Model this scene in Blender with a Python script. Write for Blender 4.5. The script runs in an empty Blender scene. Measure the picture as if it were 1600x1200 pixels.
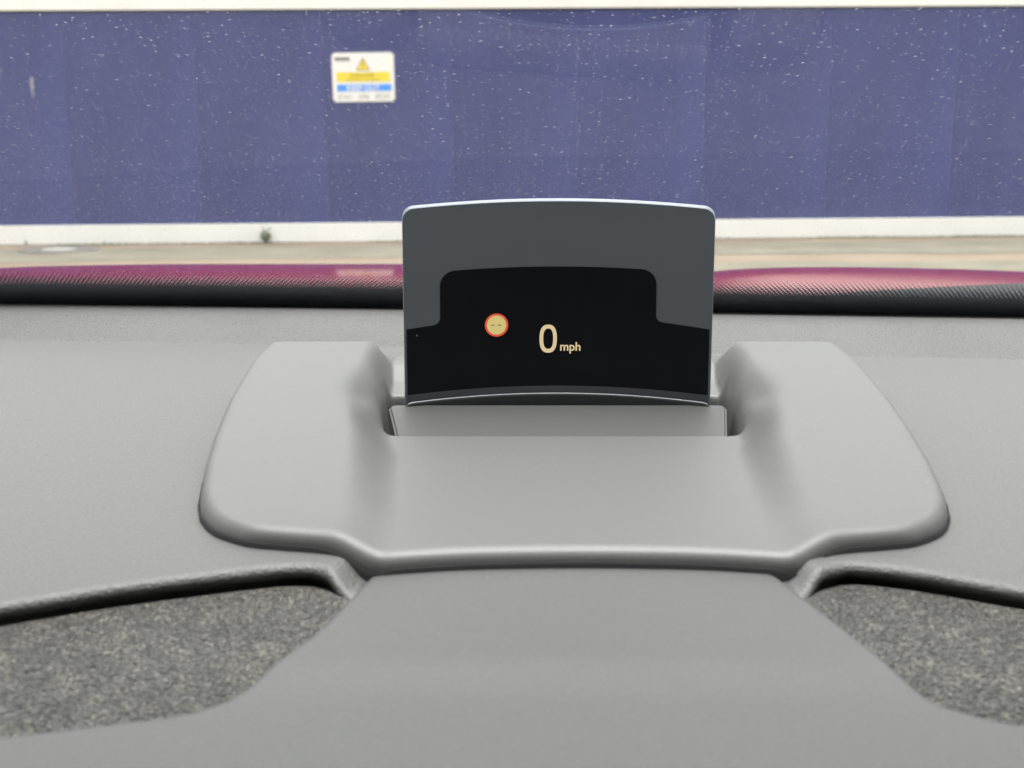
import bpy, bmesh, math, random
import numpy as np
from mathutils import Vector, Matrix

random.seed(7); np.random.seed(7)
R = math.radians
scene = bpy.context.scene
C = scene.collection

# ------------------------------------------------------------------ camera
cam_d = bpy.data.cameras.new("camera"); cam = bpy.data.objects.new("camera", cam_d); C.objects.link(cam)
cam.location = (0, 0, .152); cam.rotation_euler = (R(90 - 11.5), 0, 0)
cam_d.sensor_width = 36; cam_d.lens = 36 * 1900 / 1600
cam_d.clip_start = .02; cam_d.clip_end = 500
cam_d.dof.use_dof = True; cam_d.dof.focus_distance = .71; cam_d.dof.aperture_fstop = 16
scene.camera = cam

# ------------------------------------------------------------------ overcast daylight
SUN_EL, SUN_AZ = 87, 0          # degrees; azimuth from +Y (ahead of the car) towards +X
world = bpy.data.worlds.new("World"); scene.world = world; world.use_nodes = True
wn = world.node_tree.nodes; wl = world.node_tree.links
sky = wn.new("ShaderNodeTexSky"); sky.sky_type = 'NISHITA'; sky.sun_disc = False
sky.sun_elevation = R(SUN_EL); sky.sun_rotation = R(SUN_AZ)
sky.air_density = 1.0; sky.dust_density = 6.0; sky.ozone_density = .6
hs = wn.new("ShaderNodeHueSaturation"); hs.inputs['Saturation'].default_value = .10
wl.new(sky.outputs[0], hs.inputs['Color']); wl.new(hs.outputs[0], wn['Background'].inputs[0])
wn['Background'].inputs[1].default_value = .15
sun_d = bpy.data.lights.new("sun", 'SUN'); sun = bpy.data.objects.new("sun", sun_d); C.objects.link(sun)
sun_d.energy = .5; sun_d.angle = R(95); sun_d.color = (1, .95, .85)
sd = Vector((math.sin(R(SUN_AZ)) * math.cos(R(SUN_EL)), math.cos(R(SUN_AZ)) * math.cos(R(SUN_EL)), math.sin(R(SUN_EL))))
sun.rotation_euler = sd.to_track_quat('Z', 'Y').to_euler()
sun.location = (0, 0, 8)
vs = scene.view_settings
vs.view_transform = 'Standard'; vs.look = 'None'; vs.gamma = 1; vs.use_curve_mapping = False
vs.exposure = 1.7
scene.cycles.max_bounces = 6; scene.cycles.diffuse_bounces = 3; scene.cycles.glossy_bounces = 3

# ------------------------------------------------------------------ helpers
def link(o, parent=None):
    C.objects.link(o)
    if parent is not None: o.parent = parent
    return o
def tag(o, label=None, cat=None, group=None, kind=None):
    if label: o['label'] = label
    if cat: o['category'] = cat
    if group: o['group'] = group
    if kind: o['kind'] = kind
    return o
def empty(name, loc=(0, 0, 0), rot=(0, 0, 0)):
    o = bpy.data.objects.new(name, None); o.empty_display_size = .05
    o.location = loc; o.rotation_euler = rot
    return link(o)
def mesh_obj(name, verts, faces, mats, parent=None, smooth=True, midx=None, uvs=None):
    me = bpy.data.meshes.new(name); me.from_pydata([tuple(v) for v in verts], [], faces)
    for m in (mats if isinstance(mats, (list, tuple)) else [mats]): me.materials.append(m)
    if midx is not None: me.polygons.foreach_set('material_index', midx)
    if smooth: me.polygons.foreach_set('use_smooth', [True] * len(me.polygons))
    if uvs is not None:
        l = me.uv_layers.new(name='UVMap'); vi = np.empty(len(me.loops), dtype=np.int32); me.loops.foreach_get('vertex_index', vi)
        l.data.foreach_set('uv', np.asarray(uvs, dtype=np.float32)[vi].ravel())
    me.update()
    return link(bpy.data.objects.new(name, me), parent)
def grid_faces(ni, nj, off=0, flip=False):
    f = []
    for i in range(ni - 1):
        for j in range(nj - 1):
            a, b, c, d = off + i * nj + j, off + (i + 1) * nj + j, off + (i + 1) * nj + j + 1, off + i * nj + j + 1
            f.append((a, d, c, b) if flip else (a, b, c, d))
    return f
def grid_obj(name, X, Y, Z, mats, parent=None, uvs=None, flip=False):
    V = np.stack([X.ravel(), Y.ravel(), Z.ravel()], 1)
    return mesh_obj(name, V, grid_faces(*X.shape, flip=flip), mats, parent, uvs=uvs)
def box_data(x0, x1, y0, y1, z0, z1, bev=0.0):
    bm = bmesh.new(); bmesh.ops.create_cube(bm, size=1)
    for v in bm.verts:
        v.co = ((x0 + x1) / 2 + v.co.x * (x1 - x0), (y0 + y1) / 2 + v.co.y * (y1 - y0), (z0 + z1) / 2 + v.co.z * (z1 - z0))
    if bev: bmesh.ops.bevel(bm, geom=list(bm.edges), offset=bev, segments=2, affect='EDGES', profile=.5)
    return bm
def bm_obj(name, bm, mat, parent=None, smooth=False):
    me = bpy.data.meshes.new(name); bm.to_mesh(me); bm.free(); me.materials.append(mat)
    if smooth: me.polygons.foreach_set('use_smooth', [True] * len(me.polygons))
    return link(bpy.data.objects.new(name, me), parent)
def sm(a, b, x):
    t = np.clip((x - a) / (b - a), 0, 1); return t * t * (3 - 2 * t)
def catmull(pts, n=8, closed=False):
    P = np.array(pts, float); out = []
    m = len(P)
    for i in range(m if closed else m - 1):
        if closed: p0, p1, p2, p3 = P[i - 1], P[i], P[(i + 1) % m], P[(i + 2) % m]
        else: p0, p1, p2, p3 = P[max(i - 1, 0)], P[i], P[i + 1], P[min(i + 2, m - 1)]
        for k in range(n):
            t = k / n
            out.append(.5 * ((2 * p1) + (-p0 + p2) * t + (2 * p0 - 5 * p1 + 4 * p2 - p3) * t * t + (-p0 + 3 * p1 - 3 * p2 + p3) * t ** 3))
    if not closed: out.append(P[-1])
    return np.array(out)
def dist_poly(X, Y, poly, closed=False):
    P = np.asarray(poly); Q = np.roll(P, -1, 0)
    if not closed: P, Q = P[:-1], Q[:-1]
    x = X.ravel(); y = Y.ravel(); d = np.full(x.shape, 1e9)
    for (ax, ay), (bx, by) in zip(P, Q):
        dx, dy = bx - ax, by - ay; L = dx * dx + dy * dy + 1e-18
        t = np.clip(((x - ax) * dx + (y - ay) * dy) / L, 0, 1)
        d = np.minimum(d, np.hypot(x - ax - t * dx, y - ay - t * dy))
    return d.reshape(X.shape)
def bevel_drop(d, r):
    e = r - np.minimum(d, r); return r - np.sqrt(np.maximum(r * r - e * e, 0))
def seg(*knots):
    """knots: (value, count) pairs -> concatenated linspace"""
    out = []
    for (a, n), (b, _) in zip(knots[:-1], knots[1:]): out += list(np.linspace(a, b, n, endpoint=False))
    return np.array(out + [knots[-1][0]])

# ------------------------------------------------------------------ materials
def nodes(m): return m.node_tree.nodes, m.node_tree.links
def mat(name, col, rough=.5, spec=.5, metal=0, coat=0, emit=None, es=1):
    m = bpy.data.materials.new(name); m.use_nodes = True
    b = m.node_tree.nodes['Principled BSDF']
    b.inputs['Base Color'].default_value = (*col, 1); b.inputs['Roughness'].default_value = rough
    b.inputs['Specular IOR Level'].default_value = spec; b.inputs['Metallic'].default_value = metal
    b.inputs['Coat Weight'].default_value = coat; b.inputs['Coat Roughness'].default_value = .03
    if emit: b.inputs['Emission Color'].default_value = (*emit, 1); b.inputs['Emission Strength'].default_value = es
    return m
def noise_col(m, c1, c2, scale, detail=4, lo=.35, hi=.65, coord='Object', stretch=None):
    n, l = nodes(m); tc = n.new('ShaderNodeTexCoord'); t = n.new('ShaderNodeTexNoise')
    t.inputs['Scale'].default_value = scale; t.inputs['Detail'].default_value = detail
    src = tc.outputs[coord]
    if stretch:
        mp = n.new('ShaderNodeMapping'); mp.inputs['Scale'].default_value = stretch; l.new(src, mp.inputs[0]); src = mp.outputs[0]
    l.new(src, t.inputs['Vector'])
    r = n.new('ShaderNodeValToRGB'); r.color_ramp.elements[0].position = lo; r.color_ramp.elements[1].position = hi
    r.color_ramp.elements[0].color = (*c1, 1); r.color_ramp.elements[1].color = (*c2, 1)
    l.new(t.outputs['Fac'], r.inputs[0]); l.new(r.outputs[0], n['Principled BSDF'].inputs['Base Color'])
    return r
def bump(m, kind, scale, strength, dist=.001, detail=2, extra=None):
    n, l = nodes(m); tc = n.new('ShaderNodeTexCoord')
    if kind == 'noise':
        t = n.new('ShaderNodeTexNoise'); t.inputs['Scale'].default_value = scale; t.inputs['Detail'].default_value = detail; o = t.outputs['Fac']
    else:
        t = n.new('ShaderNodeTexVoronoi'); t.inputs['Scale'].default_value = scale; t.feature = 'SMOOTH_F1'
        t.inputs['Smoothness'].default_value = .4; o = t.outputs['Distance']
    l.new(tc.outputs['Object'], t.inputs['Vector'])
    if extra:
        t2 = n.new('ShaderNodeTexNoise'); t2.inputs['Scale'].default_value = extra[0]; t2.inputs['Detail'].default_value = 3
        l.new(tc.outputs['Object'], t2.inputs['Vector'])
        ad = n.new('ShaderNodeMath'); ad.operation = 'MULTIPLY_ADD'; ad.inputs[1].default_value = extra[1]
        l.new(t2.outputs['Fac'], ad.inputs[0]); l.new(o, ad.inputs[2]); o = ad.outputs[0]
    b = n.new('ShaderNodeBump'); b.inputs['Strength'].default_value = strength; b.inputs['Distance'].default_value = dist
    l.new(o, b.inputs['Height']); l.new(b.outputs[0], n['Principled BSDF'].inputs['Normal'])
def lint(m, scale=70, r=.035, keep=.25, col=(.8, .8, .77)):
    """sparse pale specks of dust lying on the surface"""
    n, l = nodes(m); pb = n['Principled BSDF']; tc = n.new('ShaderNodeTexCoord')
    v = n.new('ShaderNodeTexVoronoi'); v.inputs['Scale'].default_value = scale; l.new(tc.outputs['Object'], v.inputs['Vector'])
    sp = n.new('ShaderNodeSeparateColor'); l.new(v.outputs['Color'], sp.inputs[0])
    k = n.new('ShaderNodeMath'); k.operation = 'LESS_THAN'; k.inputs[1].default_value = keep; l.new(sp.outputs[0], k.inputs[0])
    d = n.new('ShaderNodeMath'); d.operation = 'LESS_THAN'; d.inputs[1].default_value = r; l.new(v.outputs['Distance'], d.inputs[0])
    mu = n.new('ShaderNodeMath'); mu.operation = 'MULTIPLY'; l.new(k.outputs[0], mu.inputs[0]); l.new(d.outputs[0], mu.inputs[1])
    mx = n.new('ShaderNodeMix'); mx.data_type = 'RGBA'; l.new(mu.outputs[0], mx.inputs['Factor'])
    inp = pb.inputs['Base Color']
    if inp.is_linked: l.new(inp.links[0].from_socket, mx.inputs['A'])
    else: mx.inputs['A'].default_value = inp.default_value
    mx.inputs['B'].default_value = (*col, 1); l.new(mx.outputs['Result'], inp)

G = (.22, .219, .21)
M = {}
M['satin'] = mat('satin_grey_plastic', G, .50, 1.0); noise_col(M['satin'], (.069, .068, .064), (.087, .086, .081), 1300, 3); bump(M['satin'], 'noise', 1900, .22, .0004); lint(M['satin'], 55, .013, .18, (.5, .5, .48))
M['dash'] = mat('grained_dash_vinyl', G, .56, 1.0); noise_col(M['dash'], (.047, .046, .043), (.076, .075, .070), 800, 3); bump(M['dash'], 'voronoi', 850, .45, .0006, extra=(1900, .6)); lint(M['dash'], 30, .012, .2, (.06, .06, .06))
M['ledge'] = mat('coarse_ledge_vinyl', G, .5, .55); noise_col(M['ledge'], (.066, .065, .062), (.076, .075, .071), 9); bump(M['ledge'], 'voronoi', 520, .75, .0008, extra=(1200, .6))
M['hood'] = mat('fine_grained_hood_vinyl', (.07, .07, .066), .55, 1.0); noise_col(M['hood'], (.032, .032, .030), (.050, .050, .047), 1100, 3); bump(M['hood'], 'noise', 1500, .5, .0005)
M['pad'] = mat('coarse_grained_pad', (.16, .157, .143), .36, .6)
n, l = nodes(M['pad']); tc = n.new('ShaderNodeTexCoord'); mp = n.new('ShaderNodeMapping'); mp.inputs['Scale'].default_value = (1, .8, 1); mp.inputs['Rotation'].default_value = (0, 0, .6); l.new(tc.outputs['Object'], mp.inputs[0])
vc = n.new('ShaderNodeTexVoronoi'); vc.inputs['Scale'].default_value = 1150; l.new(mp.outputs[0], vc.inputs['Vector'])
sc = n.new('ShaderNodeSeparateColor'); l.new(vc.outputs['Color'], sc.inputs[0])
nz = n.new('ShaderNodeTexNoise'); nz.inputs['Scale'].default_value = 90; nz.inputs['Detail'].default_value = 5; l.new(tc.outputs['Object'], nz.inputs['Vector'])
av = n.new('ShaderNodeMath'); av.operation = 'MULTIPLY_ADD'; av.inputs[1].default_value = .55; l.new(sc.outputs[0], av.inputs[0]); 
hf = n.new('ShaderNodeMath'); hf.operation = 'MULTIPLY'; hf.inputs[1].default_value = .5; l.new(nz.outputs['Fac'], hf.inputs[0]); l.new(hf.outputs[0], av.inputs[2])
rp = n.new('ShaderNodeValToRGB'); e = rp.color_ramp.elements; e[0].position = .2; e[0].color = (.022, .0215, .018, 1); e[1].position = .85; e[1].color = (.18, .175, .14, 1)
m_ = e.new(.66); m_.color = (.062, .060, .050, 1)
l.new(av.outputs[0], rp.inputs[0]); l.new(rp.outputs[0], n['Principled BSDF'].inputs['Base Color'])
bump(M['pad'], 'voronoi', 640, 1.0, .0016, extra=(900, .8))
M['flap'] = mat('cover_flap_plastic', (.07, .07, .067), .5, .4); bump(M['flap'], 'noise', 2400, .08, .0004); lint(M['flap'], 60, .04, .3)
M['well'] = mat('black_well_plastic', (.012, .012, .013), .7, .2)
M['bezel'] = mat('dark_bezel_plastic', (.028, .029, .030), .38, .5)
M['bezel_strip'] = mat('slate_grey_strip', (.055, .060, .066), .45, .4)
M['reflection_print'] = mat('black_reflection_print', (.0085, .0088, .011), .3, .12); lint(M['reflection_print'], 60, .028, .16, (.25, .25, .27))
M['edge'] = mat('polished_glass_edge', (.19, .215, .25), .35, .4)
M['amber'] = mat('amber_display_light', (.02, .02, .02), 1, 0, emit=(.78, .62, .36), es=.27)
M['amber_disc'] = mat('amber_symbol_light', (.02, .02, .02), 1, 0, emit=(.70, .57, .21), es=.27)
M['red_ring'] = mat('red_symbol_light', (.02, .01, .01), 1, 0, emit=(.78, .10, .05), es=.27)
M['dim_dash'] = mat('dim_symbol_dashes', (.02, .02, .02), 1, 0, emit=(.16, .14, .03), es=.27)
M['paint'] = mat('crimson_metallic_paint', (.185, .002, .021), .10, .5, metal=0, coat=0); M['paint'].node_tree.nodes['Principled BSDF'].inputs['IOR'].default_value = 1.42; bump(M['paint'], 'noise', 900, .05, .0004)
M['cowl'] = mat('black_cowl_plastic', (.012, .011, .011), .6, .3)
M['white'] = mat('white_painted_board', (.84, .83, .78), .6, .3); noise_col(M['white'], (.81, .80, .75), (.86, .85, .80), 1.6)
M['backing'] = mat('dark_timber_backing', (.04, .042, .05), .8, .2)
M['lining'] = mat('dark_headlining', (.05, .05, .05), .9, .1)
M['sign_white'] = mat('sign_white', (.82, .81, .77), .45, .4)
M['sign_yellow'] = mat('sign_yellow', (.85, .66, .04), .45, .4)
M['sign_blue'] = mat('sign_blue', (.06, .30, .85), .45, .4)
M['sign_black'] = mat('sign_black', (.06, .06, .055), .5, .4)
M['sign_faded'] = mat('sign_faded_print', (.36, .36, .32), .5, .4)
M['sign_trace'] = mat('sign_yellow_print', (.28, .21, .01), .5, .4)
M['leaf'] = mat('weed_leaf', (.13, .18, .06), .6, .3)
M['moss'] = mat('moss_green', (.12, .14, .06), .9, .1)
M['iron'] = mat('worn_cast_iron', (.13, .125, .105), .6, .4); noise_col(M['iron'], (.10, .095, .08), (.17, .16, .135), 9)
M['lid'] = mat('pale_worn_lid', (.34, .33, .30), .6, .4)
M['splash'] = mat('pale_splash', (.3, .3, .33), .8, .2)

# blue panels: slightly different from sheet to sheet
mb = M['blue'] = mat('blue_painted_board', (.10, .11, .29), .55, .35)
n, l = nodes(mb); noise_col(mb, (.038, .047, .150), (.052, .062, .196), .9, 5, .3, .7, stretch=(1.6, 1, .35))
oi = n.new('ShaderNodeObjectInfo'); hv = n.new('ShaderNodeHueSaturation'); mr = n.new('ShaderNodeMapRange')
mr.inputs['To Min'].default_value = .975; mr.inputs['To Max'].default_value = 1.03
l.new(oi.outputs['Random'], mr.inputs['Value']); l.new(mr.outputs[0], hv.inputs['Value'])
bc = n['Principled BSDF'].inputs['Base Color']; l.new(bc.links[0].from_socket, hv.inputs['Color']); l.new(hv.outputs[0], bc)

M['concrete'] = mat('tan_worn_concrete', (.42, .36, .28), .85, .2); noise_col(M['concrete'], (.19, .150, .106), (.25, .198, .146), 1.1, 8, .3, .7); bump(M['concrete'], 'noise', 60, .3, .01, 6)
M['tarmac'] = mat('grey_patched_tarmac', (.26, .25, .20), .9, .2); noise_col(M['tarmac'], (.145, .134, .100), (.205, .19, .145), 2.2, 8, .3, .7); bump(M['tarmac'], 'noise', 90, .3, .01, 6)

# combiner screen: dark smoked glass that lets only a trace of the scene through
ms = M['screen'] = mat('smoked_combiner_glass', (.112, .124, .134), .22, .4)
n, l = nodes(ms); tr = n.new('ShaderNodeBsdfTransparent'); tr.inputs[0].default_value = (.85, .95, 1, 1); mx = n.new('ShaderNodeMixShader'); mx.inputs[0].default_value = .06
l.new(n['Principled BSDF'].outputs[0], mx.inputs[1]); l.new(tr.outputs[0], mx.inputs[2]); l.new(mx.outputs[0], n['Material Output'].inputs[0])

lint(ms, 45, .016, .25, (.4, .4, .42))
# windscreen: clear pane, dotted black border, dust
mw = M['glass'] = bpy.data.materials.new('dusty_windscreen_glass'); mw.use_nodes = True
n, l = nodes(mw); n.remove(n['Principled BSDF']); out = n['Material Output']
def math_node(op, a=None, b=None, c=None):
    t = n.new('ShaderNodeMath'); t.operation = op
    for i, v in enumerate((a, b, c)):
        if v is None: continue
        if isinstance(v, (int, float)): t.inputs[i].default_value = v
        else: l.new(v, t.inputs[i])
    return t.outputs[0]
lw = n.new('ShaderNodeLayerWeight'); lw.inputs['Blend'].default_value = .5
fr = math_node('MULTIPLY_ADD', math_node('POWER', lw.outputs['Facing'], 5.0), .9, .06)
tr = n.new('ShaderNodeBsdfTransparent'); tr.inputs[0].default_value = (.93, .95, .95, 1)
gl = n.new('ShaderNodeBsdfGlossy'); gl.inputs['Roughness'].default_value = 0.01
pane = n.new('ShaderNodeMixShader'); l.new(fr, pane.inputs[0]); l.new(tr.outputs[0], pane.inputs[1]); l.new(gl.outputs[0], pane.inputs[2])
uv = n.new('ShaderNodeUVMap'); uv.uv_map = 'UVMap'
# dust specks, two sizes
def specks(scale, r0, keep, seed):
    mp = n.new('ShaderNodeMapping'); mp.inputs['Scale'].default_value = (scale * .7, scale, 1); mp.inputs['Location'].default_value = (seed, seed * 1.7, 0)
    l.new(uv.outputs[0], mp.inputs[0])
    v = n.new('ShaderNodeTexVoronoi'); v.voronoi_dimensions = '2D'; v.inputs['Scale'].default_value = 1; l.new(mp.outputs[0], v.inputs['Vector'])
    sp = n.new('ShaderNodeSeparateColor'); l.new(v.outputs['Color'], sp.inputs[0])
    rad = math_node('MULTIPLY', math_node('POWER', sp.outputs[0], 2.0), r0)
    inside = n.new('ShaderNodeMapRange'); inside.inputs['From Min'].default_value = 1.0; inside.inputs['From Max'].default_value = .3
    l.new(math_node('DIVIDE', v.outputs['Distance'], rad), inside.inputs['Value'])
    on = math_node('LESS_THAN', sp.outputs[1], keep)
    return math_node('MULTIPLY', math_node('MULTIPLY', inside.outputs[0], on), math_node('MULTIPLY_ADD', sp.outputs[2], .8, .2))
d1 = specks(270, .25, .85, 3.1); d2 = specks(430, .24, .85, 8.3)
film = n.new('ShaderNodeTexNoise'); film.inputs['Scale'].default_value = 9; film.inputs['Detail'].default_value = 3; l.new(uv.outputs[0], film.inputs['Vector'])
fl = math_node('MULTIPLY', film.outputs['Fac'], .014)
dust_f = math_node('MINIMUM', math_node('ADD', math_node('MULTIPLY', math_node('MAXIMUM', d1, d2), .23), fl), .6)
df = n.new('ShaderNodeBsdfTranslucent'); df.inputs[0].default_value = (.8, .79, .77, 1)
dd = n.new('ShaderNodeBsdfDiffuse'); dd.inputs[0].default_value = (.8, .79, .77, 1)
dmix = n.new('ShaderNodeMixShader'); dmix.inputs[0].default_value = .5; l.new(df.outputs[0], dmix.inputs[1]); l.new(dd.outputs[0], dmix.inputs[2])
wd = n.new('ShaderNodeMixShader'); l.new(dust_f, wd.inputs[0]); l.new(pane.outputs[0], wd.inputs[1]); l.new(dmix.outputs[0], wd.inputs[2])
# black printed border fading into staggered dots
sx = n.new('ShaderNodeSeparateXYZ'); l.new(uv.outputs[0], sx.inputs[0])
K = 2 * math.pi / .0036
du = math_node('COSINE', math_node('MULTIPLY', sx.outputs['X'], K))
dv = math_node('COSINE', math_node('MULTIPLY', sx.outputs['Y'], K * .62))
lat = math_node('MULTIPLY', du, dv)
thr = n.new('ShaderNodeMapRange'); thr.clamp = False
thr.inputs['From Min'].default_value = .040; thr.inputs['From Max'].default_value = .072; thr.inputs['To Min'].default_value = -1.0; thr.inputs['To Max'].default_value = 1.0
l.new(math_node('MULTIPLY_ADD', sx.outputs['X'], .016, sx.outputs['Y']), thr.inputs['Value'])
frit = math_node('GREATER_THAN', lat, thr.outputs[0])
blk = n.new('ShaderNodeBsdfPrincipled'); blk.inputs['Base Color'].default_value = (.30, .315, .35, 1); blk.inputs['Roughness'].default_value = .5; blk.inputs['Specular IOR Level'].default_value = .15
wf = n.new('ShaderNodeMixShader'); l.new(frit, wf.inputs[0]); l.new(wd.outputs[0], wf.inputs[1]); l.new(blk.outputs[0], wf.inputs[2])
l.new(wf.outputs[0], out.inputs[0])

# ------------------------------------------------------------------ ground and hoarding
GZ, ROLL, YAW = -.848, R(-.41), R(1.35)
def ground_sheet(name, x0, x1, yf, yb, dz, m, n_=80):
    xs = np.linspace(x0, x1, n_)
    V, Fc = [], []
    for i, x in enumerate(xs): V += [(x, yf(x), dz), (x, yb(x), dz)]
    for i in range(n_ - 1): Fc.append((2 * i, 2 * i + 2, 2 * i + 3, 2 * i + 1))
    o = mesh_obj(name, V, Fc, m, smooth=False); o.location = (0, 0, GZ); o.rotation_euler = (0, ROLL, 0)
    return tag(o, kind='structure')
ground_sheet('ground', -70, 70, lambda x: -20, lambda x: 90, 0, M['concrete'], 8)
def wob(seed, a):
    ph = [random.Random(seed + i).uniform(0, 6.28) for i in range(4)]
    return lambda x: a * (math.sin(.9 * x + ph[0]) + .5 * math.sin(2.3 * x + ph[1]) + .25 * math.sin(5.1 * x + ph[2]))
w1, w2, w3 = wob(3, .07), wob(11, .05), wob(23, .12)
yaw_y = lambda x: math.tan(YAW) * x
ground_sheet('tarmac_strip', -12, 12, lambda x: 10.35 + w1(x) + yaw_y(x) - .12 * max(0, -x - 3.5), lambda x: 11.42 + w2(x) + yaw_y(x), .004, M['tarmac'])
ground_sheet('tarmac_strip', 1.0, 12, lambda x: 7.0, lambda x: 9.35 + w3(x) + .3 * min(1, (x - 1)), .004, M['tarmac'])

hd = empty('site_hoarding', (0, 12, GZ), (0, ROLL, YAW))
tag(hd, 'long blue painted hoarding with white boards along its top and foot', 'hoarding')
pw = 1.22
x_j = -4.23 - 4 * pw
def panel_mesh():
    bm = box_data(.0008, pw - .0008, -.009, .009, .19, 2.172, .002)
    me = bpy.data.meshes.new('panel'); bm.to_mesh(me); bm.free(); me.materials.append(M['blue']); return me
pm = panel_mesh()
for i in range(15):
    o = link(bpy.data.objects.new('panel', pm), hd); o.location = (x_j + i * pw, random.uniform(-.002, .002), 0)
bm_obj('backing_board', box_data(x_j - .3, x_j + 15 * pw + .3, .014, .05, .0, 2.5), M['backing'], hd)
bm_obj('foot_board', box_data(x_j - .3, x_j + 15 * pw + .3, -.034, .008, .004, .187, .004), M['white'], hd)
bm_obj('top_board', box_data(x_j - .3, x_j + 15 * pw + .3, -.03, .008, 2.19, 2.80, .004), M['white'], hd)

# ---- danger sign
def text_mesh(name, s, size, mat_, parent, loc, align='CENTER', sx=1.0, rot=(R(90), 0, 0), ext=.0, bold=0.0):
    cu = bpy.data.curves.new(name, 'FONT'); cu.body = s; cu.size = size; cu.align_x = align; cu.extrude = ext; cu.offset = bold
    t = bpy.data.objects.new(name + '_tmp', cu); C.objects.link(t)
    dg = bpy.context.evaluated_depsgraph_get(); dg.update()
    me = bpy.data.meshes.new_from_object(t.evaluated_get(dg)); bpy.data.objects.remove(t); bpy.data.curves.remove(cu)
    me.materials.clear(); me.materials.append(mat_)
    for v in me.vertices: v.co.x *= sx
    o = link(bpy.data.objects.new(name, me), parent); o.location = loc; o.rotation_euler = rot
    return o
px_m = 1 / 161.6
sg = empty('danger_sign', (0, 0, 0)); sg.parent = None
sg.location = (-1.418, 12 - .016 - .034, GZ + 1.475 + .08); sg.rotation_euler = (0, ROLL + R(-.4), YAW)
tag(sg, 'small white danger keep out sign with yellow and blue bands on blue hoarding', 'sign')
SW, SH = .59, .455      # origin: centre of the sign, front face y = -0.004
bm = box_data(-SW / 2, SW / 2, -.003, .003, -SH / 2, SH / 2)
bmesh.ops.bevel(bm, geom=[e for e in bm.edges if abs(e.verts[0].co.y - e.verts[1].co.y) > .004], offset=.018, segments=4, affect='EDGES')
bm_obj('plate', bm, M['sign_white'], sg)
def flat(name, x0, x1, z0, z1, m, y=-.0045): return bm_obj(name, box_data(x0, x1, y, y + .001, z0, z1), m, sg)
flat('yellow_band', -.255, .255, -.042, .048, M['sign_yellow'])
flat('blue_band', -.255, .265, -.130, -.066, M['sign_blue'])
flat('maker_mark', -.268, -.125, .166, .184, M['sign_black'])
flat('maker_mark', -.262, -.118, .150, .163, M['sign_faded'])
tri = [(-.068, .064), (.068, .064), (0, .182)]
mesh_obj('warning_triangle', [(x, -.0042, z) for x, z in tri] + [(x, -.0032, z) for x, z in tri], [(0, 1, 2), (0, 3, 4, 1), (1, 4, 5, 2), (2, 5, 3, 0)], M['sign_black'], sg, smooth=False)
tri2 = [(-.057, .070), (.057, .070), (0, .169)]
mesh_obj('triangle_face', [(x, -.0050, z) for x, z in tri2] + [(x, -.0043, z) for x, z in tri2], [(0, 1, 2), (0, 3, 4, 1), (1, 4, 5, 2), (2, 5, 3, 0)], M['sign_yellow'], sg, smooth=False)
text_mesh('exclamation_mark', '!', .10, M['sign_black'], sg, (-.001, -.0056, .076))
text_mesh('danger_lettering', 'DANGER', .062, M['sign_trace'], sg, (-.008, -.0052, .000), sx=.95)
text_mesh('small_lettering', 'Demolition in progress', .034, M['sign_trace'], sg, (0, -.0052, -.031), sx=1.0)
text_mesh('keep_out_lettering', 'KEEP OUT', .070, M['sign_white'], sg, (-.005, -.0052, -.123), sx=.98, bold=.0012)
for wd_, px_ in (('0161', -.178), ('696', .0), ('8520', .178)):
    text_mesh('phone_digits', wd_, .070, M['sign_faded'], sg, (px_, -.0046, -.203), sx=1.0)

# splash mark on the left panel, tall pale drip
bm = bmesh.new()
pts = [(0, .075), (.018, .05), (.014, .0), (.02, -.03), (.006, -.06), (.008, -.12), (-.004, -.12), (-.008, -.05), (-.018, -.01), (-.012, .05)]
f = bm.faces.new([bm.verts.new((x, 0, z)) for x, z in pts]); bmesh.ops.extrude_face_region(bm, geom=[f])
for v in list(bm.verts)[len(pts):]: v.co.y += .003
bm.normal_update()
sp = bm_obj('splash_mark', bm, M['splash'], hd); sp.location = (-4.55, -.0125, 1.52)

# ---- weeds, moss, manhole along the foot
def weed(loc, h, nl, spread, label, seed):
    rd = random.Random(seed); r = empty('weed', loc); tag(r, label, 'weed', 'weeds along the hoarding foot')
    V, Fc = [], []
    SV, SF = [], []
    for i in range(nl):
        a = rd.uniform(0, 6.28); out_ = rd.uniform(.15, 1) * spread; hh = h * rd.uniform(.35, 1)
        p0 = Vector((rd.uniform(-.01, .01), rd.uniform(-.01, .01), 0)); p1 = Vector((out_ * math.cos(a) + .2 * spread, .5 * out_ * math.sin(a) - .01, hh))
        b = len(SV); w = .0016
        SV += [p0 + Vector((-w, 0, 0)), p0 + Vector((w, 0, 0)), p0 + Vector((0, w, 0)), p1]; SF += [(b, b + 1, b + 3), (b + 1, b + 2, b + 3), (b + 2, b, b + 3)]
        for k in range(7):
            t = rd.uniform(.3, 1); c = p0.lerp(p1, t) ; L = h * rd.uniform(.14, .26); d = Vector((rd.uniform(-1, 1), rd.uniform(-1, .6), rd.uniform(-.2, .9))).normalized() * L
            s = d.cross(Vector((rd.uniform(-1, 1), rd.uniform(-1, 1), 1))).normalized() * L * .28; q = len(V)
            V += [c, c + d * .5 + s, c + d, c + d * .5 - s, c + d * .5 + Vector((0, 0, L * .06))]; Fc += [(q, q + 1, q + 4), (q + 1, q + 2, q + 4), (q + 2, q + 3, q + 4), (q + 3, q, q + 4)]
    mesh_obj('stem', SV, SF, M['leaf'], r, False); mesh_obj('leaf', V, Fc, M['leaf'], r, False)
def foot(x, off=.0): return (x, 12 + yaw_y(x) - .05 - off, GZ + math.tan(-ROLL) * x + .001)
weed(foot(-2.40, .02), .15, 22, .075, 'tallest bushy green weed at the white foot board below the sign', 1)
weed(foot(-4.72), .055, 8, .02, 'small green weed at the foot of the hoarding, leftmost', 2)
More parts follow.
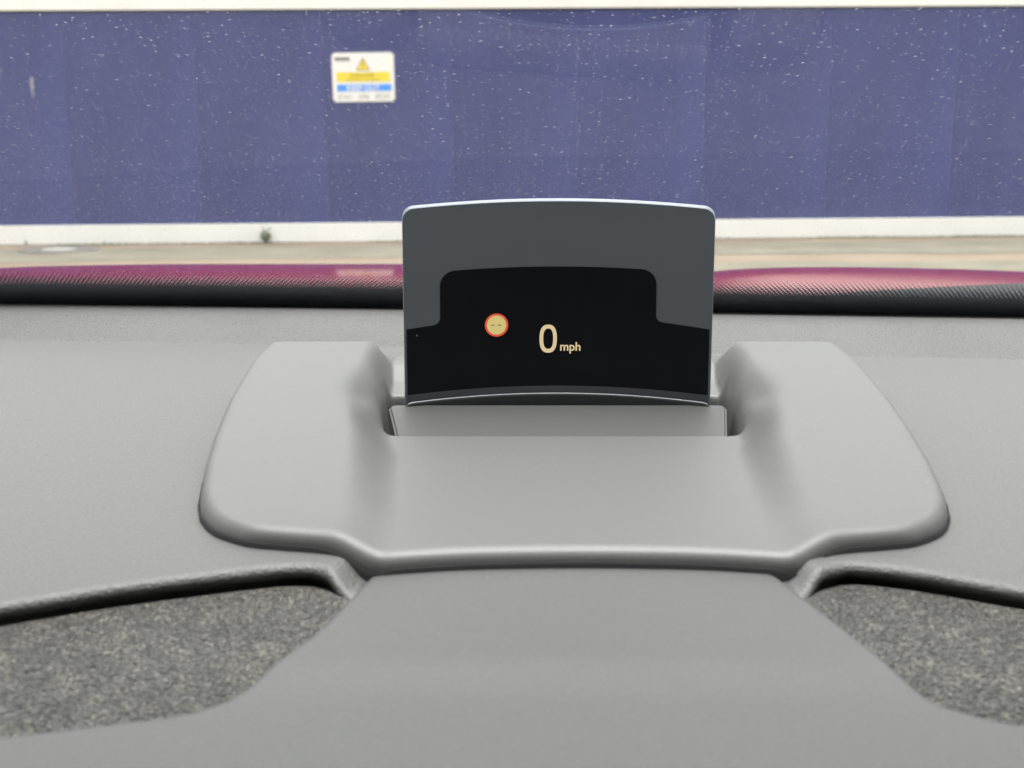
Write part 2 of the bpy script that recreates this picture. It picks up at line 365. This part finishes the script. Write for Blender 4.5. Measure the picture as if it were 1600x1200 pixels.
weed(foot(-3.96), .04, 7, .03, 'tiny low green weed between the manhole cover and the tallest weed', 3)
V, Fc = [], []
rd = random.Random(5)
for i in range(2600):
    x = rd.uniform(-6.5, 6.5)
    if math.sin(1.7 * x + 1) + math.sin(4.3 * x) + rd.uniform(-1, 1) < .1: continue
    p = Vector(foot(x, rd.uniform(0, .03))); h = rd.uniform(.006, .02); w = rd.uniform(.004, .012); q = len(V)
    V += [p + Vector((-w, 0, 0)), p + Vector((w, 0, 0)), p + Vector((0, -w, h * .6)), p + Vector((rd.uniform(-w, w), 0, h))]; Fc += [(q, q + 2, q + 3), (q + 1, q + 3, q + 2), (q, q + 1, q + 2)]
tag(mesh_obj('moss', V, Fc, M['moss'], None, False), 'thin green moss along the foot of the hoarding', 'moss', kind='stuff')

def disc_ring(bm, r0, r1, z0, z1, n_=40):
    a = [(math.cos(2 * math.pi * i / n_), math.sin(2 * math.pi * i / n_)) for i in range(n_)]
    o_b = [bm.verts.new((c * r1, s * r1, z0)) for c, s in a]; o_t = [bm.verts.new((c * r1 * .985, s * r1 * .985, z1)) for c, s in a]
    i_t = [bm.verts.new((c * r0, s * r0, z1)) for c, s in a]; i_b = [bm.verts.new((c * r0, s * r0, z0)) for c, s in a]
    for i in range(n_):
        j = (i + 1) % n_
        bm.faces.new((o_b[i], o_b[j], o_t[j], o_t[i])); bm.faces.new((o_t[i], o_t[j], i_t[j], i_t[i])); bm.faces.new((i_t[i], i_t[j], i_b[j], i_b[i]))
mh = empty('manhole_cover', (-4.17, 11.22, GZ + math.tan(-ROLL) * -4.17 + .004)); tag(mh, 'round dark manhole cover with a pale worn lid, left of the weeds', 'manhole')
bm = bmesh.new(); disc_ring(bm, .16, .36, 0, .012); bm_obj('rim', bm, M['iron'], mh)
bm = bmesh.new(); bmesh.ops.create_cone(bm, cap_ends=True, segments=40, radius1=.155, radius2=.15, depth=.012)
for v in bm.verts: v.co.z += .006
bm_obj('lid', bm, M['lid'], mh)

# ------------------------------------------------------------------ bonnet and cowl (outside the windscreen)
xs = seg((-1.25, 30), (-.75, 60), (.9, 14), (1.05, 1)); ys = seg((1.04, 12), (1.2, 90), (2.05, 14), (2.2, 1))
X, Y = np.meshgrid(xs, ys, indexing='ij')
wr = sm(.10, .36, X); cx = -.42
zl = -.0094 - .146 * np.where(Y > 1.4, (Y - 1.4) ** 2, .25 * (Y - 1.4) ** 2) - .018 * sm(.25, .55, np.abs(X - cx)) - .05 * (X - cx) ** 2 * (X < cx)
zr = -.0255 - np.where(Y > 1.6, .29 * (Y - 1.6) ** 2, .085 * (Y - 1.6) ** 2) - .22 * (X - .45) ** 2 * np.where(X > .45, .35, 1.0)
Z = zl * (1 - wr) + zr * wr
Z = Z - .06 * sm(2.0, 2.2, Y) ** 2
bo = empty('car_bonnet', (0, 1.6, -.1)); tag(bo, 'glossy crimson car bonnet with a raised bulge beyond the windscreen', 'bonnet')
Yb = np.concatenate([Y, Y[:, -1:] + .05, Y[:, -1:] + .06], 1); Xb = np.concatenate([X, X[:, -1:], X[:, -1:]], 1); Zb = np.concatenate([Z, Z[:, -1:] - .12, Z[:, -1:] - .5], 1)
o = grid_obj('bonnet_skin', Xb, Yb - 1.6, Zb + .1, M['paint'], bo)
# black cowl trim between bonnet and glass, climbing to the right
xs2 = seg((-1.1, 50), (1.0, 1)); ys2 = seg((1.02, 14), (1.31, 1)); X, Y = np.meshgrid(xs2, ys2, indexing='ij')
crest = np.interp(X, [-1.1, .18, .23, .28, .373, .497, .8, 1.0], [-.045, -.045, -.018, -.003, .006, .0125, .018, .018])
Z = -.05 + (crest + .05) * np.sin(np.clip((Y - 1.02) / .29, 0, 1) * math.pi) ** .6
cw = grid_obj('cowl_trim', X, Y, Z, M['cowl']); tag(cw, 'black plastic cowl trim at the foot of the windscreen', 'cowl')

# ------------------------------------------------------------------ windscreen
xs = seg((-.95, 40), (1.0, 1)); vv = seg((-.02, 40), (.84, 1)); U, Vv = np.meshgrid(xs, vv, indexing='ij')
def ws_base(x): return 1.0 - .075 * x + .01 - .05 * x * x
sl = R(30)
Yw = ws_base(U) - Vv * math.cos(sl); Zw = .010 + Vv * math.sin(sl) - .05 * Vv * (1 - Vv) * 0
ws = grid_obj('windscreen', U, Yw, Zw, M['glass'], uvs=np.stack([U.ravel(), Vv.ravel()], 1))
tag(ws, 'raked dusty windscreen glass with black dotted border along its foot', 'windscreen')

# cabin roof lining, sides and back: unseen, shaped to shade the dash
def strip(name, prof, x0, x1, m):
    V, Fc = [], []
    for y, z in prof: V += [(x0, y, z), (x1, y, z)]
    for i in range(len(prof) - 1): Fc.append((2 * i, 2 * i + 1, 2 * i + 3, 2 * i + 2))
    nb = len(V); V += [(x, y, z + .03) for x, y, z in V]; Fc += [tuple(nb + k for k in reversed(f)) for f in Fc]
    return tag(mesh_obj(name, V, Fc, m, smooth=False), kind='structure')
strip('unseen_ceiling', [(.28, .435), (.12, .52), (-.1, .58), (-.5, .63), (-1.2, .60), (-1.9, .48)], -1.15, .75, M['lining'])
def side(name, x):
    V = [(x, .10, -.6), (x, -1.95, -.6), (x, -1.95, .48), (x, -.5, .64), (x, .0, .60), (x, .9, -.02), (x, .9, -.6)]
    bm = bmesh.new(); f = bm.faces.new([bm.verts.new(v) for v in ((x, .9, -.6), (x, -1.95, -.6), (x, -1.95, .50), (x, -.45, .62), (x, .10, .54), (x, .16, .16), (x, .9, .06))])
    g = bmesh.ops.extrude_face_region(bm, geom=[f])
    for v in [e for e in g['geom'] if isinstance(e, bmesh.types.BMVert)]: v.co.x += .05 * (1 if x > 0 else -1)
    tag(bm_obj(name, bm, M['lining']), kind='structure')
side('wall_left', -1.15); side('wall_right', .75)
strip('unseen_wall_back', [(-1.95, .46), (-1.9, -.2), (-1.2, -.35), (-.6, -.5), (.1, -.5)], -1.15, .75, M['lining'])

# ------------------------------------------------------------------ dashboard
dash = empty('dashboard', (0, .7, 0)); tag(dash, 'light grey grained car dashboard under the windscreen', 'dashboard')
def D(x): return x        # parts are modelled in world metres, offset by the root below
OFF = np.array([0, .7, 0])
seamL = catmull([(-.75, .13), (-.45, .225), (-.28, .32), (-.169, .380), (-.1326, .399), (-.0916, .4145), (-.0775, .4175), (-.0690, .4155), (-.0610, .4075), (-.0500, .3965), (-.036, .385)], 10)
seamR = catmull([(.088, .385), (.1000, .3990), (.1082, .4105), (.1170, .4170), (.1260, .4188), (.1476, .4110), (.1746, .3945), (.26, .342), (.42, .25), (.75, .10)], 10)
seam = np.concatenate([seamL, seamR])
edge_px = [(-.55, .282), (-.30, .292), (-.190, .3035), (-.1420, .3114), (-.1174, .3175), (-.0937, .3239), (-.0814, .3347), (-.0736, .3531), (-.0648, .3733), (-.0577, .3986), (-.0516, .4215), (-.047, .4255), (-.0237, .4290), (.0167, .4305), (.0593, .4290), (.0920, .4255), (.0966, .4215), (.1033, .3986), (.1108, .3733), (.1179, .3485), (.1236, .3307), (.1336, .3223), (.1445, .3175), (.19, .306), (.30, .292), (.60, .278)]
he = catmull(edge_px, 6)
xs = np.unique(np.concatenate([seg((-.75, 40), (-.20, 110), (-.04, 50), (.09, 110), (.25, 40), (.75, 1))]))
sy = np.interp(xs, seam[:, 0], seam[:, 1])
yend = 1.03 - .075 * xs - .05 * xs * xs
tt = np.concatenate([np.array([0, .0004, .0012, .0025, .004, .006, .009, .0125]), seg((.018, 150), (1, 1))])
rows = []
for k, t in enumerate(tt):
    rows.append(sy + t if t < .018 else sy + .018 + (yend - sy - .018) * (t - .018) / (1 - .018))
Y = np.stack(rows, 1); X = np.repeat(xs[:, None], len(tt), 1)
yl = .865 - .11 * X                                         # foot of the ledge under the glass
Zd = .0125 * sm(-.004, .062, Y - yl) - .004 * sm(.0, .12, Y - yl - .09)
d = np.minimum(dist_poly(X, Y, seamL), dist_poly(X, Y, seamR))
hw = .165
inside = sm(0, .004, .132 - np.abs(X - .0265)) * sm(0, .004, Y - .470) * sm(0, .004, .77 - Y)
Zd = Zd - bevel_drop(d, .0040) - .05 * inside
hl = he[:np.argmax(he[:, 1])]; hr = he[np.argmax(he[:, 1]):]
XL = np.interp(Y, hl[:, 1], hl[:, 0]); XR = np.interp(Y, hr[::-1, 1], hr[::-1, 0])
dh = dist_poly(X, Y, he) * np.where((X > XL) & (X < XR) & (Y < .43), 1, -1)
Zd = Zd - .007 * sm(-.013, 0, dh) - .03 * sm(.0005, .005, dh)
X = np.concatenate([X[:, :1], X], 1); Y = np.concatenate([Y[:, :1] + .008, Y[:, :1] + .003, Y], 1); X = np.concatenate([X[:, :1], X], 1); Zd = np.concatenate([Zd[:, :1] - .03, Zd[:, :1] - .002, Zd], 1)
grid_obj('upper_panel', X, Y - .7, Zd, M['dash'], dash)

# slightly raised, coarser rear ledge running along under the glass
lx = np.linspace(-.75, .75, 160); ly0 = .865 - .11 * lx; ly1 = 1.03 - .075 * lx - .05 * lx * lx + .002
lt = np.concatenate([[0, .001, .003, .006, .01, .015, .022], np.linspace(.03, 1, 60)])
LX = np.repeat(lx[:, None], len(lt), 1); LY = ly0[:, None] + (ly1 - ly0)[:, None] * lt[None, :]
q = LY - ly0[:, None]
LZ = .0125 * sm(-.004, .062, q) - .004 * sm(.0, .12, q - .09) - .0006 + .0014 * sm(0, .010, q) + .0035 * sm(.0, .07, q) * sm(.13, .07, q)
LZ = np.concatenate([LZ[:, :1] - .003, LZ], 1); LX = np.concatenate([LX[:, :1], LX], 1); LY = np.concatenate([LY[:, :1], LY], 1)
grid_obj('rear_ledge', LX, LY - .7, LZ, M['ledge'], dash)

def pad(x0, x1, nx):
    xs = np.linspace(x0, x1, nx); sy = np.interp(xs, seam[:, 0], seam[:, 1]); tt = np.linspace(0, 1, 60)
    X = np.repeat(xs[:, None], 60, 1); Y = (.10 + (sy[:, None] + .012 - .10) * tt[None, :])
    dd = np.maximum(sy[:, None] - Y, 0)
    Z = -.0060 - .02 * (dd / .1) ** 1.3 - .004 * sm(0, .01, Y - sy[:, None] + .004)
    grid_obj('grained_pad', X, Y - .7, Z, M['pad'], dash)
pad(-.70, .018, 120); pad(.022, .70, 120)

# instrument hood, nearest the camera
_hy = np.linspace(.05, .45, 401); _hs = np.interp(_hy, [.05, .20, .30, .328, .337, .347, .356, .45], [.24, .16, .08, .055, .125, .125, .035, .03])
_hz = np.cumsum(_hs) * (_hy[1] - _hy[0]); _hz = _hz - np.interp(.425, _hy, _hz) - .004
def hood_z(y): return np.interp(y, _hy, _hz)
il = int(np.argmin(np.abs(he[:, 0] + .0516) + np.abs(he[:, 1] - .4215))); ir = int(np.argmin(np.abs(he[:, 0] - .0966) + np.abs(he[:, 1] - .4215)))
def interp_curve(c, n_):
    s = np.concatenate([[0], np.cumsum(np.hypot(*np.diff(c, axis=0).T))]); t = np.linspace(0, s[-1], n_)
    return np.stack([np.interp(t, s, c[:, 0]), np.interp(t, s, c[:, 1])], 1)
top = np.concatenate([interp_curve(he[:il + 1], 130)[:-1], interp_curve(he[il:ir + 1], 90), interp_curve(he[ir:], 130)[1:]])
bot = np.stack([np.interp(np.linspace(0, 1, len(top)), [0, .37, .63, 1], [-.5, -.04, .085, .5]), np.full(len(top), .12)], 1)
tt = np.concatenate([[0, .0008, .002, .0045, .008, .012, .017, .024], np.linspace(.032, 1, 90)])
X = top[:, :1] * (1 - tt) + bot[:, :1] * tt; Y = top[:, 1:] * (1 - tt) + bot[:, 1:] * tt
d = dist_poly(X, Y, he)
Z = hood_z(Y) - bevel_drop(d, .004)
X = np.concatenate([X[:, :1], X], 1); Y = np.concatenate([Y[:, :1], Y], 1); Z = np.concatenate([Z[:, :1] - .05, Z], 1)
grid_obj('instrument_hood', X, Y - .7, Z, M['hood'], dash, flip=True)

# ------------------------------------------------------------------ head-up display
X0 = .0265
hud = empty('head_up_display', (X0, .6, 0)); tag(hud, 'pop-up head-up display with dark screen showing 0 mph in grey dashboard surround', 'head-up display')
half = [(.0, .4268), (.04, .4252), (.065, .4215), (.0745, .4195), (.0800, .4215), (.0865, .4258), (.0935, .4298), (.1010, .4322), (.1130, .4348), (.1250, .4385), (.1355, .4465)]
front = catmull([(-s, y) for s, y in half[::-1][:-1]] + half, 8)
NC = 260
_l = np.concatenate([[0], np.cumsum(np.hypot(*np.diff(front, axis=0).T))]); _e = np.array([0, .0003, .0008, .0015, .0024, .0036, .005])
_t = np.concatenate([_e, np.linspace(.0064, _l[-1] - .0064, NC - 14), _l[-1] - _e[::-1]])
fr_ = np.stack([np.interp(_t, _l, front[:, 0]), np.interp(_t, _l, front[:, 1])], 1)
# straight columns inside |s| < .104, spread outside to the corners
back_half_x = .172
sfront = fr_[:, 0]
bx = np.where(np.abs(sfront) < .104, sfront, np.sign(sfront) * (.104 + (np.abs(sfront) - .104) * (back_half_x - .104) / (.1355 - .104)))
by = np.full(NC, .785) + .012 * sm(.12, .08, np.abs(bx)) - .035 * sm(.155, .172, np.abs(bx))
fk = np.array([0, .0003, .001, .0022, .004, .0065, .0095, .013])
ymid = np.concatenate([np.linspace(.50, .588, 40, endpoint=False), np.linspace(.588, .622, 34, endpoint=False), np.linspace(.622, .700, 40, endpoint=False), np.linspace(.700, .728, 26, endpoint=False), np.linspace(.728, .765, 24)])
cols = []
for i in range(NC):
    f0, f1 = fr_[i, 1], by[i]
    yy = np.concatenate([f0 + fk, np.linspace(f0 + .017, .50, 26, endpoint=False), np.minimum(ymid, f1 - .002 * (np.arange(len(ymid))[::-1] / len(ymid)) - .004), f1 - np.array([.003, .0015, .0006, 0])])
    cols.append(yy)
Y = np.array(cols)
tt = (Y - fr_[:, 1:]) / (by[:, None] - fr_[:, 1:])
# gentle outward bow of the side edges
ey = [.4465, .4510, .4575, .4690, .4859, .5184, .5622, .62, .69, .735, .76]; es_ = [.1355, .1397, .1440, .1492, .1540, .1600, .1660, .1715, .1746, .1738, .1720]
lin = .1355 + (back_half_x - .1355) * (Y - .4465) / (by[0] - .4465)
bow = np.where(Y > .4465, np.interp(Y, ey, es_) - lin, 0) * sm(.085, .1355, np.abs(sfront))[:, None] * np.sign(sfront)[:, None]
S = sfront[:, None] * (1 - tt) + bx[:, None] * tt + bow
S = np.where(S < -.104, S - (-S - .104) * .05, S)
outline = np.concatenate([np.stack([S[:, 0], Y[:, 0]], 1), np.stack([S[-1, 1:], Y[-1, 1:]], 1), np.stack([S[::-1, -1], Y[::-1, -1]], 1)[1:], np.stack([S[0, ::-1], Y[0, ::-1]], 1)[1:-1]])
a = np.abs(S)
W = np.interp(Y, [.40, .45, .50, .56, .62, .68, .715, .737, .752, .77, .80], [.0072, .0078, .0108, .0150, .0203, .0255, .0277, .0283, .0262, .017, .0])
T = np.interp(Y, [.40, .43, .48, .56, .585, .60, .72, .745, .775, .785, .80], [.0030, .0028, .0032, .0034, .0030, .0028, -.004, .002, .0135, .0135, .004])
ain = np.interp(Y, [.41, .47, .56, .60, .64, .70, .74, .79], [.070, .072, .080, .0885, .0950, .0995, .1005, .105])
bw = np.interp(Y, [.41, .47, .56, .60, .64, .70, .74, .79], [.024, .024, .026, .024, .020, .0165, .0165, .014])
u = np.clip((a - ain) / bw, 0, 1); wq = sm(.585, .64, Y); u = u * u * (3 - 2 * u) * (1 - wq) + (1 - (1 - u) ** 2.2) * wq
H = T + (W - T) * u
# well the screen rises from
wx, wy0, wy1, wr_ = np.interp(Y, [.60, .69, .73], [.0880, .1000, .1010]), .6045, .7215, .008
qx = a - (wx - wr_); qy = np.abs(Y - (wy0 + wy1) / 2) - ((wy1 - wy0) / 2 - wr_)
sdw = np.hypot(np.maximum(qx, 0), np.maximum(qy, 0)) + np.minimum(np.maximum(qx, qy), 0) - wr_
H = H - .0062 * np.exp(-((a - .107) / .0085) ** 2 - ((Y - .652) / .034) ** 2)
H = H - .045 * sm(.0045, -.0050, sdw)
H = H - 1.5 * bevel_drop(dist_poly(S, Y, outline, True), .0057)
def ringpad(A, top, fn):
    A = np.concatenate([fn(A[:1]), A, fn(A[-1:])], 0); return np.concatenate([fn(A[:, :1]), A, fn(A[:, -1:])], 1)
Sx = ringpad(S, 0, lambda e: e * .985); Yx = ringpad(Y, 0, lambda e: .6 + (e - .6) * .985); Hx = ringpad(H, 0, lambda e: e - .030)
sur = grid_obj('surround', Sx, Yx - .6, Hx, M['satin'], hud)

# dark gasket between the surround and the dash
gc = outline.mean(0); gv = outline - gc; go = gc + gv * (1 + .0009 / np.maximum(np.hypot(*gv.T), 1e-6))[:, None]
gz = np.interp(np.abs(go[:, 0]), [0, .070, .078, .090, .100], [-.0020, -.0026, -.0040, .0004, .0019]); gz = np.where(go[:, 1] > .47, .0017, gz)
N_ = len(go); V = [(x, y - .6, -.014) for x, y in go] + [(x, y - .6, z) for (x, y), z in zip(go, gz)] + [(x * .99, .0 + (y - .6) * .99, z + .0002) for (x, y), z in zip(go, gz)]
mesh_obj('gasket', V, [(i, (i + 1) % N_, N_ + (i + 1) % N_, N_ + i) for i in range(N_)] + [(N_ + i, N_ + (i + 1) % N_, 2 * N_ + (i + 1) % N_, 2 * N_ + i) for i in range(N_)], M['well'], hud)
# black liner deep in the well
bm = box_data(-.096, .096, .610 - .6, .717 - .6, -.040, -.036); bm_obj('well_floor', bm, M['well'], hud)

# cover flap lying open in front of the screen
def flap():
    y0, y1, hwid, r = .612, .6915, .0985, .0060
    pts = [(-hwid, y0), (hwid, y0)]
    for k in range(9):
        t = k / 8 * math.pi / 2; pts.append((hwid - r + r * math.cos(t), y1 - r + r * math.sin(t)))
    for k in range(9):
        t = math.pi / 2 + k / 8 * math.pi / 2; pts.append((-hwid + r + r * math.cos(t), y1 - r + r * math.sin(t)))
    pts = [(x * float(np.interp(y, [y0, y1], [.866, 1.0])), y) for x, y in pts]
    bm = bmesh.new()
    zf = lambda y: -.0065 + (y - y0) / (y1 - y0) * .0055
    f = bm.faces.new([bm.verts.new((x, y - .6, zf(y))) for x, y in pts])
    g = bmesh.ops.extrude_face_region(bm, geom=[f])
    for v in [e for e in g['geom'] if isinstance(e, bmesh.types.BMVert)]: v.co.z -= .004
    bm.normal_update()
    te = [e for e in bm.edges if all(v.co.z > zf(v.co.y + .6) - .0005 for v in e.verts)]
    bmesh.ops.bevel(bm, geom=te, offset=.0014, segments=3, affect='EDGES')
    bmesh.ops.recalc_face_normals(bm, faces=bm.faces)
    return bm
o = bm_obj('cover_flap', flap(), M['flap'], hud, True); o.data.set_sharp_from_angle(angle=R(40))

# the screen: a thin plate, concave towards the driver
AW = .0890
def scr(s, h, off=0.0):
    """point on the front face; off > 0 is away from the driver"""
    y = .7035 - .0125 * (s / AW) ** 2 + .02 * h + off
    return (s, y - .6, h)
def ztop(s):
    e = AW - np.abs(s); r = .0062
    c = np.where(e < r, r - np.sqrt(np.maximum(r * r - (r - e) ** 2, 0)), 0)
    return .1172 - .0042 * (s / AW) ** 2 - c
scs = np.unique(np.concatenate([np.linspace(-AW, -AW + .0065, 14), np.linspace(-AW + .0065, AW - .0065, 50), np.linspace(AW - .0065, AW, 14)]))
ch, th = .0016, .0032
def plate_grid(off, inset):
    k = 24; V = []
    for s in scs:
        s2 = s * (AW - inset * .3) / AW; zt = float(ztop(s)) - inset
        for t in np.linspace(0, 1, k): V.append(scr(s2, -.012 + (zt + .012) * t, off))
    return V, k
Vf, k = plate_grid(0, ch); Vb, _ = plate_grid(th, ch)
nf = len(Vf); ns = len(scs)
pl = mesh_obj('screen_glass', Vf + Vb, grid_faces(ns, k) + grid_faces(ns, k, nf, True), M['screen'], hud)
# polished rim round the glass: front chamfer, edge, back chamfer
def rim_path(inset, off):
    P = []
    z1 = float(ztop(scs[0]))
    for t in np.linspace(-.012, z1 - .0003, 10): P.append(scr(-AW + inset * .3, t - inset * (t > z1 - .002), off))
    for s in scs: P.append(scr(s * (AW - inset * .3) / AW, float(ztop(s)) - inset, off))
    for t in np.linspace(z1 - .0003, -.012, 10): P.append(scr(AW - inset * .3, t - inset * (t > z1 - .002), off))
    return P
rings = [rim_path(ch, -.00002), rim_path(.0004, ch * .55), rim_path(0, ch), rim_path(0, th - .0005), rim_path(ch, th + .00002)]
V = [p for r_ in rings for p in r_]; npnt = len(rings[0])
mesh_obj('glass_edge', V, grid_faces(5, npnt, 0, True), M['edge'], pl)
# dark reflection of the projector well, painted as a black print on the screen
def reflection_top(s):
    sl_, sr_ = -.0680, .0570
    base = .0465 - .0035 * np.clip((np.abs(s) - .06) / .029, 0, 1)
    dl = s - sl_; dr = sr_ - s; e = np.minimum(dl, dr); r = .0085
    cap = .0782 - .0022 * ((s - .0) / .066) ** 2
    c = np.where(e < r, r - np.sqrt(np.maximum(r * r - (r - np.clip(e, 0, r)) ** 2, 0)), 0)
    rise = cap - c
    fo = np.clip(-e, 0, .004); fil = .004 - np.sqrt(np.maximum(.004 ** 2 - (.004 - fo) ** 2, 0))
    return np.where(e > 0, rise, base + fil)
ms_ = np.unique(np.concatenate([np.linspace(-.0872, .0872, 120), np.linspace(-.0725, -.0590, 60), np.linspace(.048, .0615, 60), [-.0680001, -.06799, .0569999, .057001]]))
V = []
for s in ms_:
    zb = .0078 - .0035 * (s / AW) ** 2; zt = float(reflection_top(s))
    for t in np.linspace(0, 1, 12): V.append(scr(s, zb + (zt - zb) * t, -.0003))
mesh_obj('well_reflection', V, grid_faces(len(ms_), 12), M['reflection_print'], pl)
def band(name, z0, z1, curve, off, m, thick, a_=.0872, bev=.0):
    """curved strip following the screen; a rounded top lip when bev is set"""
    ss = np.linspace(-a_, a_, 70); V = []
    for s in ss:
        dz = -curve * (s / AW) ** 2 - (bev * 2.2 * max(0, (abs(s) - a_ + .004) / .004) ** 2 if bev else 0)
        prof = [(off, z0), (off, z1 - bev), (off + bev * .3, z1 - bev * .3), (off + bev, z1), (off + thick, z1), (off + thick, z0)]
        for o_, z in prof: V.append(scr(s, z + dz, o_))
    nb_ = len(ss); Fc = grid_faces(nb_, 6) + [tuple(range(6))[::-1], tuple((nb_ - 1) * 6 + i for i in range(6))]
    return mesh_obj(name, V, Fc, m, hud, smooth=False)
band('lower_strip', .0030, .0079, .0035, -.0005, M['bezel_strip'], .0004)
band('carrier', -.030, .0040, .0036, -.0042, M['bezel'], .0034, .0885, .0009)
# thin pale bead added for the highlight on the carrier's upper edge
V = []
ss = np.linspace(-.0868, .0868, 90)
for s in ss:
    dz = -.0036 * (s / AW) ** 2 - .002 * max(0, (abs(s) - .0845) / .004) ** 2
    for k_ in range(8):
        t = k_ / 8 * 2 * math.pi; V.append(scr(s, .0040 + dz + .00032 * math.sin(t), -.0036 + .00032 * math.cos(t)))
Fc = []
for i in range(len(ss) - 1):
    for k_ in range(8): Fc.append((i * 8 + k_, (i + 1) * 8 + k_, (i + 1) * 8 + (k_ + 1) % 8, i * 8 + (k_ + 1) % 8))
M['bead'] = mat('pale_highlight_bead', (.42, .42, .43), .3, .5, metal=.2)
mesh_obj('highlight_bead', V, Fc, M['bead'], hud)

# lit symbols on the screen
def sheet(name, outer, m, off, inner=None):
    """flat lit shape following the screen; outer/inner are (s, h) loops"""
    V = [scr(s, h, off) for s, h in outer]
    if inner is None: Fc = [tuple(range(len(outer)))]
    else:
        V += [scr(s, h, off) for s, h in inner]; N = len(outer)
        Fc = [(i, (i + 1) % N, N + (i + 1) % N, N + i) for i in range(N)]
    return mesh_obj(name, V, Fc, m, pl, False)
def ell(cx_, cz, rx, rz, p=2.0, N=64):
    out_ = []
    for i in range(N):
        t = 2 * math.pi * i / N; c, s = math.cos(t), math.sin(t)
        out_.append((cx_ + rx * math.copysign(abs(c) ** (2 / p), c), cz + rz * math.copysign(abs(s) ** (2 / p), s)))
    return out_
ox = -X0
sheet('zero_digit', ell(.0212 + ox, .0360, .0051, .0083, 2.5), M['amber'], -.0008, ell(.0212 + ox, .0360, .0029, .0060, 2.5))
cxs, czs = -.0090 + ox, .0443
sheet('red_ring', ell(cxs, czs, .0068, .0068), M['red_ring'], -.0008, ell(cxs, czs, .0056, .0056))
sheet('speed_limit_disc', ell(cxs, czs, .0056, .0056), M['amber_disc'], -.0008)
for dx in (-.0021, .0017):
    sheet('limit_dash', [(cxs + dx - .0009, czs - .0003), (cxs + dx + .0009, czs - .0003), (cxs + dx + .0009, czs + .0003), (cxs + dx - .0009, czs + .0003)], M['dim_dash'], -.0011)
o = text_mesh('mph_lettering', 'mph', .0072, M['amber'], pl, (0, 0, 0), sx=.98, rot=(0, 0, 0), bold=.00012)
xm = (max(v.co.x for v in o.data.vertices) + min(v.co.x for v in o.data.vertices)) / 2
for v in o.data.vertices:
    p = scr(v.co.x - xm + .0342 + ox, v.co.y + .0290, -.0009); v.co = p
